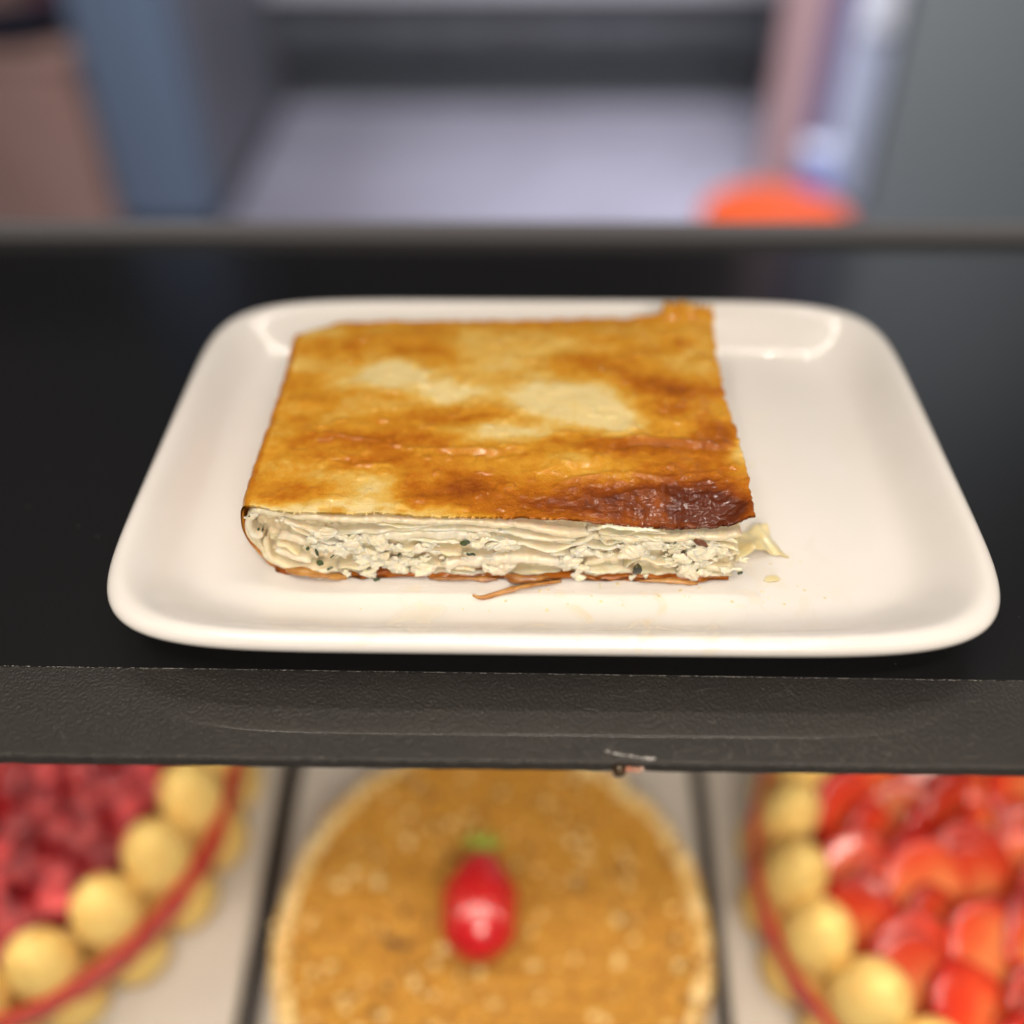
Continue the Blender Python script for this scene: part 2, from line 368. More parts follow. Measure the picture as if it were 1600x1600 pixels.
# ------------------------------------------------------------------ the plate
PX, PY, PA, PB = .0048, .2612, .1250, .0878
def ring(inset, z, n=240):
    a, b = PA-inset, PB-inset
    k = max(3.2, 7-inset*55)
    th = np.linspace(0, 2*np.pi, n, endpoint=False)
    c, s = np.cos(th), np.sin(th)
    rad = (np.abs(c/a)**k+np.abs(s/b)**k)**(-1/k)
    return np.c_[PX+rad*c, PY+rad*s, np.full(n, z)]
prof = [(.030, .0006), (.0275, .0002), (.0250, .0006), (.0235, .0040), (.0170, .0068), (.0090, .0105), (.0030, .0137), (.0009, .0152), (.0001, .0166), (.0001, .0178), (.0008, .0192), (.0022, .0201), (.0038, .0202),
        (.0055, .0193), (.0078, .0172), (.0105, .0144), (.0135, .0113), (.0165, .0088), (.0195, .0074), (.0225, .0068), (.0260, .0065), (.032, .0064), (.045, .0064), (.065, .0064), (.080, .0064)]
n = 240
v = np.concatenate([ring(*q) for q in prof]); f = [tuple(q) for q in grid_faces(len(prof), n, True)]
f += [tuple(range(n))[::-1], tuple(range((len(prof)-1)*n, len(prof)*n))]
po = link('plate', mesh('plate', v, f), porcelain)
tag(po, 'white rectangular porcelain plate with rounded corners on the black shelf', 'plate')
mo = po.modifiers.new('round', 'SUBSURF'); mo.levels = 1; mo.render_levels = 2

# ------------------------------------------------------------------ the slice of filled pastry
BK = empty('pastry_slice', (-.012, .262, .0066)); tag(BK, 'browned cheese filled pastry slice with layered cut front on the white plate', 'pastry')
BLOBS = [(-46.8,278.8,12.6,7.5,-0.42),(-27.3,269.2,9.2,5.0,-0.36),(-54.9,260.3,8.0,4.8,-0.12),(14.4,262.7,16.1,9.1,-0.45),(24.0,256.0,5.9,6.1,-0.30),(-11.3,247.5,11.6,4.2,-0.32),(1.3,267.0,10.2,4.9,-0.20),(3.4,295.7,17.3,9.7,-0.16),(-22.7,297.5,6.5,7.3,-0.12),(-74.5,307.4,6.7,5.9,-0.15),(52.5,290.3,6.4,9.9,-0.10),(-46.7,218.9,5.4,7.1,-0.25),(-64.8,213.2,12.5,2.2,-0.25),(-37.8,212.2,14.3,1.6,-0.18),(63.1,240.5,3.0,5.6,-0.40),(-77.4,285.3,6.4,4.6,-0.15),(-7.1,282.2,12.6,7.6,-0.15),(-54.4,228.8,11.2,3.5,-0.08),(8.8,233.9,7.5,5.4,-0.12),(-33.1,291.5,10.8,8.8,0.16),(-59.5,295.2,3.3,11.4,0.10),(-54.1,270.1,9.3,3.2,0.10),(-28.5,256.5,19.9,4.0,0.18),(-37.4,245.7,21.3,4.5,0.22),(-60.5,243.9,11.6,6.4,0.08),(-69.9,221.4,5.5,4.6,0.25),(-43.9,234.8,15.1,4.3,0.16),(-35.0,220.4,4.6,7.1,0.22),(-20.6,223.4,8.2,8.7,0.33),(-5.8,215.2,12.5,6.9,0.28),(1.3,230.8,5.6,6.0,0.15),(12.2,219.5,14.4,7.1,0.33),(31.8,215.7,16.1,8.3,0.40),(51.0,213.2,9.7,5.4,0.50),(42.1,229.8,11.1,7.4,0.22),(48.3,219.9,10.8,7.1,0.32),(31.9,241.7,22.9,4.1,0.36),(57.5,248.2,7.7,5.8,0.34),(52.5,271.7,10.2,5.8,0.26),(34.3,275.2,12.4,8.9,0.20),(14.0,288.0,12.8,7.0,0.22),(50.1,298.1,4.8,2.8,0.32),(39.3,261.2,12.0,8.3,0.20),(-7.8,314.2,56.2,2.6,0.10)]
def browning(X, Y):
    x = X*1e3; y = Y*1e3
    wx = x+3.2*fbm(x/11, y/11, 0, 3, 31)+1.5*fbm(x/3, y/3, 0, 3, 32); wy = y+2.6*fbm(x/11, y/11, 5, 3, 33)+1.3*fbm(x/3, y/3, 5, 3, 34)
    b = np.full(x.shape, .40)
    for cx, cy, sx, sy, a in BLOBS:
        k_ = 1.14 if a < 0 else 1.0; d = ((wx-cx)/sx/k_)**2+((wy-cy)/sy/k_)**2
        b = b+a*(1.2 if a < 0 else .86)*np.exp(-d**1.2*.75)
    b = b+.14*fbm((x+2*wx)/27, (y+2*wy)/17, 2, 4, 41)+.05*fbm(x/2.2, y/2.2, 2, 3, 42)+.10*sm(40, 62, x)*sm(265, 225, y)+.06*sm(230, 212, y)*sm(-30, 20, x)
    return b

FX = np.array([-84, -62.6, -9, 8, 18, 30, 43, 51, 57, 61])*1e-3
FZ = np.array([.0306, .0320, .0312, .0305, .0291, .0278, .0273, .0279, .0293, .0308])
def y_front(x):
    return .2103+.0042*sm(-.064, -.083, x)
def top_height(X, Y):
    x = X*1e3; y = Y*1e3
    z = .0316+.0006*fbm(x/22, y/22, 0, 2, 51)+.00045*fbm(x/8, y/8, 1, 2, 52)
    rough = np.clip(.18+1.1*sm(.45, .85, browning(X, Y))*sm(262, 225, y)+.25*sm(-20, 30, x), 0, 1.4)
    ridg = 1-np.abs(fbm(x/5.5+.3*fbm(x/3, y/3, 0, 2, 60), y/3.6, 0, 3, 53))*2.2
    z = z+rough*(.00022*(ridg-.5)+.00017*fbm(x/2.4, y/1.6, 2, 2, 54)+.00005*vn(x/.7, y/.6, 3, 55))
    z = z+.00040*sm(.35, .8, vn(x/3.1, y/3.1, 0, 91))*sm(-85, -60, x)   # scattered blisters
    # front edge sinks towards the cut
    d = Y-y_front(X)
    fz = np.interp(X, FX, FZ); z = z+(fz-.0314)*np.exp(-(d/.0085)**1.6)
    # overlapping upper sheet that ends in a scalloped lip
    cx, cy = 11.0, 237.0
    lip = cy-4.0-2.6*np.abs(np.sin((x-cx+1.2)/3.9))+1.3*fbm(x/4, y/9, 0, 2, 57)+.16*(x-cx)
    inside = sm(lip-.35, lip+.35, y)*sm(15, 5, np.abs(x-cx+1.5*fbm(x/4, y/4, 0, 2, 59)))*sm(cy+14, cy-4, y)
    z = z+.0012*inside
    # long creases
    for pts, w, h in (([(-69, 248), (-57, 246), (-45, 243.4)], .8, .0005), ([(-46, 242), (-27, 239), (-14, 239.6), (-1, 240.7)], .9, .00035), ([(-30, 238), (-16, 236.6), (-1, 237.6)], 1.1, -.0004),
                      ([(22, 243), (34, 246), (48, 245), (60, 243)], 1.5, .0007), ([(24, 241), (36, 243.4), (50, 242.5), (61, 240)], 1.4, -.0005), ([(-66, 236), (-52, 232), (-40, 233)], 1.0, .0003), ([(8, 226), (22, 229), (40, 227), (52, 231)], 1.1, .0005), ([(18, 219), (34, 222), (47, 217)], 1.0, .0004)):
        pts = np.array(pts); yy = np.interp(x, pts[:, 0], pts[:, 1])+1.3*fbm(x/6, 0*x, 0, 3, 58)
        z = z+h*np.exp(-((y-yy)/w)**2)*sm(pts[0, 0]-1, pts[0, 0]+3, x)*sm(pts[-1, 0]+1, pts[-1, 0]-3, x)
    # lifted flap at the far right corner, spike at the far left
    z = z+.0046*(.75+.5*vn(X*1100, 0*X, 0, 77))*sm(.3105, .3185, Y)*sm(.0415, .0490, X)+.002*sm(.304, .309, Y)*sm(-.078, -.083, X)
    z = z-.0012*sm(.30, .318, Y)*sm(.045, .03, X)
    # front right corner lifts
    z = z+.0012*sm(.053, .061, X)*sm(.222, .211, Y)
    return z

def build_crust():
    nv = 300; nt_, na, nb = 400, 46, 36
    vv = np.linspace(0, 1, nv)**1.08
    u = np.linspace(0, 1, nt_)
    ys = .2103+vv*.107
    xr = np.interp(ys*1e3, [210, 214, 225, 237, 246, 256, 268, 280, 300, 322], [60.6, 61.0, 61.6, 62.2, 61.6, 61.2, 60.6, 60.7, 61.6, 63.2])*1e-3+.0008*fbm(ys*420, 0*ys, 0, 4, 61)
    xl = -.0836+.0005*fbm(ys*160, 0*ys, 0, 3, 62)-.0006*sm(.30, .306, ys)
    rad = .0042
    X = (xr[:, None]+(xl+rad-xr)[:, None]*u[None, :])
    yb = np.where(X < -.069, np.interp(X, [-.0845, -.082, -.080, -.069], [.3085, .3075, .3035, .3130]), np.interp(X, [-.069, 0, .044, .047, .064], [.3130, .3155, .3175, .3195, .3200]))
    yb = yb+.0006*fbm(X*500, 0*X, 0, 3, 63)*(1+2*sm(.044, .047, X))
    yf = y_front(X)+.00045*fbm(X*330, 0*X, 0, 3, 64)+.0003*vn(X*1500, 0*X, 0, 65)-.0006*sm(.052, .058, X)
    Y = yf+(yb-yf)*vv[:, None]
    Z = top_height(X, Y)
    Bt = browning(X, Y)
    Bt = Bt-.22*np.exp(-((Y-yf)/.0012)**2)*sm(.0, -.02, X)+.12*np.exp(-((Y-yf)/.0008)**2)*sm(.0, .01, X)
    # side
    ph = np.linspace(90, 270, na+2)[1:-1]*np.pi/180
    zb = .0072
    zt = Z[:, -1:]; zc = (zt+zb)/2; hz = (zt-zb)/2
    cc = -np.abs(np.cos(ph))**.62; ss = np.sign(np.sin(ph))*np.abs(np.sin(ph))**.85
    lean = .0034*sm(.25, -1, ss)                # the foot of the fold tucks in
    ysd = (Y[:, -1:])
    Xs = (xl+rad)[:, None]+rad*cc+lean+.0003*fbm(ysd*240+0*ss, ss*2+0*ysd, 0, 3, 66)
    Zs = zc+hz*ss; Ys = np.repeat(ysd, na, 1)+.0006*sm(0, -1, cc)*(1-vv[:, None])-.0002*fbm(Zs*300, 0*Zs, 0, 2, 67)*(vv[:, None] < .01)
    Bs = .50+.12*fbm(Ys*120, Zs*160, 0, 3, 68)+.10*sm(.6, -.2, ss)-.1*sm(-.3, -1, ss)+.0*Ys
    # underside
    ub = np.linspace(0, 1, nb)
    Xb = (xl+rad+.0034)[:, None]+(xr-.004-(xl+rad+.0034))[:, None]*ub
    Yb_ = ysd+(Y[:, :1]-ysd)*ub+.0006*fbm(Xb*300, 0*Xb, 0, 3, 69)*(vv[:, None] < .02)
    Yb_ = np.minimum(Yb_, .316); Yb_ = np.where(vv[:, None] < .01, y_front(Xb)-.0002+.0006*fbm(Xb*300, 0*Xb, 0, 3, 69), Yb_)
    Zb = np.full_like(Xb, zb)+.0003*fbm(Xb*200, Yb_*200, 0, 2, 70)
    Bb = .72+.15*fbm(Xb*200, Yb_*60, 0, 2, 71)
    P = [np.concatenate(q, 1) for q in ((X, Xs, Xb), (Y, Ys, Yb_), (Z, Zs, Zb))]
    B = np.concatenate((Bt, Bs, Bb), 1)
    nc = B.shape[1]
    me = mesh('crust', np.stack(P, -1).reshape(-1, 3), grid_faces(nv, nc)[:, ::-1])
    at = me.attributes.new('browning', 'FLOAT', 'POINT'); at.data.foreach_set('value', np.clip(B, 0, 1.05).ravel().astype(np.float32))
    o = link('crust', me, crust_m, BK)
    s = o.modifiers.new('thick', 'SOLIDIFY'); s.thickness = .0007; s.offset = -1
    return o
crust = build_crust()

# the mass behind the cut face
def build_body():
    nxb, nzb = 300, 56
    x = np.linspace(-.0795, .0585, nxb); t = np.linspace(0, 1, nzb)
    zt = np.interp(x, FX, FZ)-.0016
    Xg = np.repeat(x[None], nzb, 0); Zg = .0078+t[:, None]*(zt-.0078)[None]
    xm, zm = Xg*1e3, Zg*1e3
    wav = zm+1.6*fbm(xm/9, zm/9, 0, 3, 81)
    lay = np.abs(((wav/2.3) % 1)-.5)*2
    D = .0042+.0012*(lay-.5)+.0024*fbm(xm/4, zm/2, 0, 4, 82)+.0006*fbm(xm/1.1, zm/.8, 0, 3, 83)
    D = D+.0026*np.exp(-(((xm+74)/5)**2+((zm-26)/3)**2))
    Yg = y_front(Xg)+D
    rows = np.stack([Xg, Yg, Zg], -1)
    # wrap: bottom row back, top row back so the mass is closed
    depth = [(.3085, 0), ]
    back = np.stack([Xg, np.full_like(Xg, .3085), Zg], -1)
    V = np.concatenate([rows.reshape(-1, 3), back.reshape(-1, 3)])
    n0 = nxb*nzb
    F = grid_faces(nzb, nxb).tolist()+grid_faces(nzb, nxb, off=n0)[:, ::-1].tolist()
    for i in range(nxb-1):
        a = (nzb-1)*nxb+i; F += [(a, a+1, n0+a+1, n0+a), (i+1, i, n0+i, n0+i+1)]
    for j in range(nzb-1):
        a = j*nxb; F += [(a, a+nxb, n0+a+nxb, n0+a)]; a = j*nxb+nxb-1; F += [(a+nxb, a, n0+a, n0+a+nxb)]
    o = link('filling', mesh('filling', V, F), cream_dark, BK)
build_body()

def face(px, py):
    """drawing units of the cut face -> (x, z) in metres"""
    px = np.asarray(px, float); py = np.asarray(py, float)
    x = np.interp(px, [350, 370, 480, 780, 1000, 1160, 1200], [-.0857, -.0822, -.0640, -.0094, .0303, .0594, .0668])
    return x, .0065+(np.interp(px, [370, 400, 480, 780, 1000], [878, 886, 898, 905, 908])-py)*.000253

def catmull(P, step=.00035):
    P = np.array(P, float); Q = np.vstack([2*P[0]-P[1], P, 2*P[-1]-P[-2]]); out = []
    for i in range(1, len(Q)-2):
        n = max(2, int(np.linalg.norm(Q[i+1]-Q[i])/step)); t = np.linspace(0, 1, n, endpoint=False)[:, None]
        a, b, c, d = Q[i-1:i+3]
        out.append(.5*((2*b)+(-a+c)*t+(2*a-5*b+4*c-d)*t*t+(-a+3*b-3*c+d)*t**3))
    out.append(Q[-2][None]); return np.vstack(out)

def sheet(pts, th, out, m, seed, depth=.010, wob=.4):
    """one dough leaf seen end-on: a thick ribbon that runs back into the slice"""
    x, z = face([q[0] for q in pts], [q[1] for q in pts])
    P = catmull(np.c_[x, z]); n = len(P); s = np.arange(n)*.35
    z0 = fbm(s/5, 0*s+seed, 0, 3, 90+seed)
    T = np.gradient(P, axis=0); T /= np.linalg.norm(T, axis=1)[:, None]+1e-9; Nn = np.c_[-T[:, 1], T[:, 0]]
    P = P+Nn*(wob*1e-3*.6*z0)[:, None]
    th_ = th*1e-3*(1+.35*fbm(s/3, 0*s, seed, 3, 120+seed)); ends = sm(0, 4, np.arange(n))*sm(0, 4, n-1-np.arange(n)); th_ = th_*(.25+.75*ends)
    yo = y_front(P[:, 0])-out*1e-3+.0013*fbm(s/6, 0*s, seed, 3, 150+seed)+.0002*fbm(s/1.2, 0*s, seed, 2, 170+seed)
    rows = []
    for k, dy in ((-.50, depth), (-.50, .0022), (-.48, .0009), (-.38, .0003), (-.15, 0), (.12, .0001), (.36, .00035), (.48, .0010), (.50, .0022), (.50, depth)):
        rag = .00009*fbm(s/.8, 0*s+k*3, seed, 2, 200+seed)
        C = P+Nn*(th_*k)[:, None]
        rows.append(np.c_[C[:, 0], yo+dy+rag*(dy < .002), np.clip(C[:, 1], .0076, np.interp(C[:, 0], FX, FZ)-.0009+.0009*k)])
    V = np.concatenate(rows); F = grid_faces(len(rows), n)[:, ::-1]
    return link('dough_layer', mesh('dough_layer', V, F), m, BK)

SHEETS = [
 ([(380, 801), (400, 795), (440, 800), (500, 807), (600, 812), (700, 816), (800, 823), (900, 837), (1000, 844), (1100, 840), (1156, 838)], 2.0, .2, cream),
 ([(428, 800), (445, 812), (480, 825), (520, 836), (560, 832), (620, 829), (700, 832), (760, 831), (820, 840)], 1.3, -.1, cream_pale),
 ([(440, 806), (470, 828), (500, 844), (540, 850), (600, 841), (680, 846), (742, 850)], 1.0, -.5, cream_pale),
 ([(404, 832), (401, 850), (408, 870), (436, 881), (480, 885), (520, 889)], 1.5, .3, cream),
 ([(380, 812), (376, 832), (383, 856), (401, 874), (432, 885), (500, 894), (600, 898), (700, 899), (800, 901), (900, 903), (1000, 903), (1155, 903)], 1.3, -.1, cream),
 ([(404, 797), (384, 802), (377, 814), (380, 828), (391, 832), (399, 826)], 1.9, .5, cream_pale),
 ([(425, 838), (455, 840), (478, 852), (490, 870)], 2.6, -.2, cream_pale),
 ([(414, 858), (440, 866), (478, 878)], 2.2, .0, cream_pale),
 ([(690, 884), (740, 878), (800, 874), (850, 880), (890, 888)], 3.4, -.1, cream_pale),
 ([(560, 842), (620, 838), (690, 838), (768, 842)], 3.2, -.6, cream_pale),
 ([(915, 886), (980, 874), (1040, 884), (1100, 892), (1156, 893)], 2.2, -.2, cream),
 ([(760, 842), (820, 852), (868, 858), (905, 850), (932, 834)], 1.0, .0, cream_pale),
 ([(936, 836), (950, 852), (975, 845), (1000, 840), (1050, 848), (1092, 852), (1152, 856)], 1.0, .1, cream),
 ([(990, 860), (1060, 858), (1120, 868), (1158, 868)], 1.1, .0, cream),
 ([(780, 832), (840, 842), (900, 846)], 1.4, -.2, cream_pale), ([(500, 858), (560, 862), (640, 858), (720, 866)], .9, -.4, cream),
 ([(420, 846), (440, 850), (460, 862)], 1.0, .4, cream), ([(1020, 846), (1090, 840), (1150, 846)], 1.6, .2, cream),
 ([(620, 880), (680, 888), (740, 890)], 1.6, -.2, cream), ([(860, 866), (900, 870), (930, 862)], 1.2, -.1, cream_pale),
]
rs = np.random.default_rng(77)
for _ in range(9):                     # thin torn leaves between the thick ones
    xa = rs.uniform(470, 1060); ln = rs.uniform(50, 150); ya = rs.uniform(818, 892)
    SHEETS.append(([(xa+ln*t, ya+rs.normal(0, 4)+(ya-855)*.05) for t in (0, .33, .66, 1)], rs.uniform(.35, .7), rs.uniform(-.2, .9), cream_pale if rs.random() < .6 else cream))
SHEETS.append(([(384, 834), (381, 850), (392, 866)], 2.6, -1.2, cream))
SHEETS.append(([(384, 802), (375, 811), (372, 828), (378, 852), (393, 870), (412, 880)], 1.6, .3, cream))
for k, (pts, th, ou, m) in enumerate(SHEETS): sheet(pts, th, ou-(.9 if k % 3 == 1 else 0)-(.5 if k % 4 == 2 else 0), m, k)

def curd(px, py, sx, sz, out, seed, m, drip=0):
    """a crumbly clump of cheese: a few soft irregular lumps grown together"""
    rc = np.random.default_rng(1000+seed); VV = []; FF = []; b = 0
    n = 1 if max(sx, sz) < .8 else rc.integers(2, 5)
    for i in range(n):
        iv, if_ = ico(3); q = iv.copy(); s = seed*3.7+i*9.1
        r = 1+.55*fbm(q[:, 0]*1.2+s, q[:, 1]*1.2, q[:, 2]*1.2, 2, 300)+.50*fbm(q[:, 0]*2.4+s, q[:, 1]*2.4, q[:, 2]*2.4, 3, 301)+.10*fbm(q[:, 0]*7+s, q[:, 1]*7, q[:, 2]*7, 2, 302)
        f_ = 1 if n == 1 else rc.uniform(.6, 1.0)
        h = min(sx, sz)*.95*f_
        q = q*r[:, None]*np.array((h*rc.uniform(1.0, 2.0), h*.8, h*rc.uniform(.6, 1)))*1e-3
        a = rc.uniform(-.7, .7); c, sn = math.cos(a), math.sin(a)
        q = np.c_[q[:, 0]*c-q[:, 2]*sn, q[:, 1], q[:, 0]*sn+q[:, 2]*c]
        if n > 1: q += np.array((rc.uniform(-.8, .8)*sx, rc.uniform(-.2, .6)*sz*.6, rc.uniform(-.65, .65)*sz))*1e-3
        VV.append(q); FF += [tuple(k_+b for k_ in w) for w in if_]; b += len(q)
    q = np.concatenate(VV)
    if drip: q[:, 2] -= drip*1e-3*np.exp(-((q[:, 0]*1e3)/.35)**2)*(q[:, 2] < 0)
    x, z = face(px, py)
    V = np.c_[x+q[:, 0], y_front(x)-out*1e-3+.0006+q[:, 1], np.maximum(z+q[:, 2], .0068)]
    o = link('cheese_curd', mesh('cheese_curd', V, FF), m, BK)
    if n > 1:
        re = o.modifiers.new('merge', 'REMESH'); re.mode = 'VOXEL'; re.voxel_size = .00013; re.use_smooth_shade = True
    return o

rg = np.random.default_rng(5); k = 0
REG = [(486, 516, 842, 862, 7), (520, 590, 848, 872, 13), (560, 700, 862, 890, 34), (600, 690, 850, 868, 12), (720, 800, 838, 858, 12), (730, 800, 858, 890, 15), (870, 930, 862, 896, 16), (960, 1050, 845, 880, 26), (1040, 1100, 842, 888, 18), (1095, 1150, 858, 894, 16), (470, 600, 826, 850, 10), (930, 1150, 850, 870, 10)]
for x0, x1, y0, y1, n in REG:
    for _ in range(int(n*.72)):
        s = .6+2.1*rg.random()**1.6
        curd(rg.uniform(x0, x1), rg.uniform(y0, y1), s*rg.uniform(.9, 1.7), s*rg.uniform(.55, .95), rg.uniform(-.9, .5), k, cheese if rg.random() < .72 else cream_pale, rg.choice([0, 0, .6])); k += 1
for px, py, sx, sz, dr in ((492, 896, .8, 1.3, 1.2), (487, 903, .6, .8, .5), (536, 888, .9, 1.3, 1.2), (571, 890, 1.6, 1.2, .3), (592, 903, .9, .6, .5), (662, 892, .6, .9, 1), (700, 888, .6, .9, 1), (757, 886, .9, 1.2, .8), (907, 900, 1.0, 1.2, 1), (948, 894, .5, .7, 0), (992, 902, .8, .7, .6), (1015, 900, .5, .9, .6), (375, 800, .5, .5, 0), (438, 806, 1.0, .8, 0), (520, 852, 1.8, 1.5, 0), (505, 850, .9, 1.5, 0), (752, 846, 2.2, 1.8, 0), (775, 850, 2.2, 1.5, 0), (1070, 866, 3, 1.8, 0), (1015, 850, 2.6, 1.6, 0), (1160, 890, .8, 1, .4), (1163, 872, .9, 1.2, 0), (885, 872, 1.8, 1.3, .4), (905, 888, 1.8, 1.2, .4)):
    curd(px, py, sx, sz, .8, k, cheese, dr); k += 1

def leaf(name, px, py, w, h, rot, m, out=1.0, thick=.25):
    iv, if_ = ico(2); q = iv.copy(); s = px*.13
    q = q*(1+.35*fbm(q[:, 0]*2+s, q[:, 1]*2, q[:, 2]*2, 2, 400))[:, None]*np.array((w/2, thick, h/2))*1e-3
    q[:, 1] += .00025*np.sin(q[:, 0]*2500)
    a = R(rot); x, z = face(px, py)
    V = np.c_[x+q[:, 0]*math.cos(a)-q[:, 2]*math.sin(a), y_front(x)-out*1e-3+q[:, 1], z+q[:, 0]*math.sin(a)+q[:, 2]*math.cos(a)]
    return link(name, mesh(name, V, if_), m, BK)
for px, py, w, h, ro in ((482, 845, 1.0, 1.4, 10), (495, 852, .7, 3.0, 10), (497, 868, 2.0, 2.2, 30), (511, 877, 2.0, .9, 15), (518, 858, 1.4, .5, 30), (583, 896, 2.0, 1.4, 5), (727, 840, 3.0, 2.2, 20), (736, 858, 2.6, 1.1, -10), (624, 856, 1.0, .8, 0), (386, 797, 1.0, .5, 0), (396, 818, .7, 1.1, 0), (1161, 888, 1.8, 1.6, -20), (1093, 884, .8, .9, 0), (1052, 842, 1.2, .5, 30)):
    leaf('herb_fleck', px, py, w, h, ro, herb, 1.5 if px > 450 else .9)
leaf('olive_piece', 998, 882, 2.6, 4.0, 5, mat('dark_olive', (.012, .016, .008), .15, coat=.8, var=(300, 2, (.16, .12, .012), .55, .75)), 1.9, .9)
leaf('brown_fleck', 1093, 844, 5.0, 2.0, -28, mat('red_brown_fleck', (.15, .045, .015), .35, coat=.3), .9, .3)

# browned shreds that stick out along the bottom edge
def ribbon(name, pts, w, m, parent=None, seed=0, thick=.0005):
    P = catmull(np.array(pts, float), .0006); n = len(P); s = np.arange(n)
    T = np.gradient(P, axis=0); T /= np.linalg.norm(T, axis=1)[:, None]
    side = np.cross(T, (0, 0, 1)); side /= np.linalg.norm(side, axis=1)[:, None]
    wd_ = w*(1+.5*fbm(s/5., 0*s, seed, 3, 500+seed))*(.15+.85*sm(0, 5, s)*sm(0, 5, n-1-s))
    up = np.array((0, 0, 1.))
    rows = []
    tw = .6*fbm(s/9., 0*s, seed, 2, 520+seed)
    for a in np.linspace(0, 2*np.pi, 10, endpoint=False):
        o_ = side*(wd_*.5*math.cos(a))[:, None]+up*(thick*math.sin(a))+up*(wd_*.5*math.cos(a)*tw)[:, None]
        rows.append(P+o_)
    V = np.stack(rows, 1).reshape(-1, 3); V[:, 2] = np.maximum(V[:, 2], .00645)
    F = grid_faces(n, 10, True).tolist()+[tuple(range(10))[::-1], tuple(range((n-1)*10, n*10))]
    return link(name, mesh(name, V, F), m, parent)
ribbon('bottom_shred', [(-.0085, .2105, .0078), (-.004, .2088, .0084), (.001, .2092, .0082), (.005, .2098, .0078)], .0028, brown_flake, BK, 3, .0010)
ribbon('bottom_shred', [(.031, .2096, .0072), (.040, .2094, .0076), (.048, .2088, .0070)], .0014, gold_flake, BK, 4)
ribbon('bottom_shred', [(-.072, .2108, .0090), (-.066, .2098, .0096), (-.060, .2096, .0084), (-.054, .2098, .0072)], .0030, gold_flake, BK, 6, .0009)
ribbon('bottom_shred', [(-.030, .2098, .0072), (-.020, .2096, .0076), (-.010, .2098, .0072)], .0016, brown_flake, BK, 7)

# loose bits on the plate
o = ribbon('pastry_strand', [(-.0170, .2030, .0074), (-.0140, .2026, .0070), (-.0085, .2046, .0072), (-.003, .2062, .0078), (.003, .2078, .0076), (.0085, .2094, .0070)], .0016, gold_flake, None, 1, .0006)
tag(o, 'thin golden brown shred of crust lying in front of the pastry slice', 'pastry crumb')

def flake(name, poly, zf, m, label, th=.0003):
    """a thin curled chip of dough: polygon outline filled with a fine fan, bent out of plane"""
    P = np.array(poly); c = P.mean(0); ring_ = []
    for i in range(len(P)):
        a, b = P[i], P[(i+1) % len(P)]
        for t in np.linspace(0, 1, 8, endpoint=False): ring_.append(a+(b-a)*t)
    ring_ = np.array(ring_); n = len(ring_)
    ring_ = ring_+(ring_-c)*(.05*fbm(np.arange(n)/3., np.zeros(n), 0, 2, 600))[:, None]
    V = []
    for s in np.linspace(1, .08, 9):
        q = c+(ring_-c)*s
        V += [(x, y, zf(x, y)) for x, y in q]
    F = grid_faces(9, n, True).tolist()+[tuple(range(8*n, 9*n))]
    o = link(name, mesh(name, V, F), m)
    s = o.modifiers.new('thick', 'SOLIDIFY'); s.thickness = th; s.offset = 1
    tag(o, label, 'pastry crumb'); return o
flake('pastry_flake', [(.0600, .2180), (.0600, .2275), (.0640, .2300), (.0686, .2322), (.0712, .2316), (.0720, .2275), (.0765, .2204), (.0690, .2212)],
      lambda x, y: .0068+.0035*math.exp(-((x-.066)/.004)**2)*math.exp(-((y-.222)/.004)**2)+.0030*max(0, (y-.222)/.010)*math.exp(-((x-.070)/.004)**2)+.0004*math.sin(x*1500+y*900)+.0004,
      thin_flake, 'translucent pale dough chip lying against the right side of the slice')
flake('pastry_crumb', [(.0672, .2108), (.0682, .2122), (.0715, .2126), (.0724, .2114), (.0712, .2104), (.0685, .2100)], lambda x, y: .0067+.0005*math.sin((x-.067)*600)**2, thin_flake,
      'tiny pale oval pastry crumb on the plate, right of the slice front')

def crumbs(rg):
    x = rg.normal(.015, .040); y = .2095-abs(rg.normal(0, .008)) if rg.random() < .7 else rg.uniform(.20, .30)
    if rg.random() < .3 or y > .212: x = .064+abs(rg.normal(0, .010))
    return np.array((x, max(y, .192), .0066)), np.array((.0005, .0004, .00025))*rg.uniform(.3, 1.25)
v, f = bits(60, crumbs, 44); tag(link('scattered_crumbs', mesh('scattered_crumbs', v, f), thin_flake, smooth=False), 'fine pale crumbs scattered on the plate around the slice', 'crumbs', kind='stuff')

# ------------------------------------------------------------------ the lower display with three cakes
TILT = R(8); O = Vector((-.0172, .2161, -.237))
ex, ey, ez = Vector((1, 0, 0)), Vector((0, math.cos(TILT), math.sin(TILT))), Vector((0, -math.sin(TILT), math.cos(TILT)))
def low(x, y, z): return O+ex*x+ey*y+ez*z
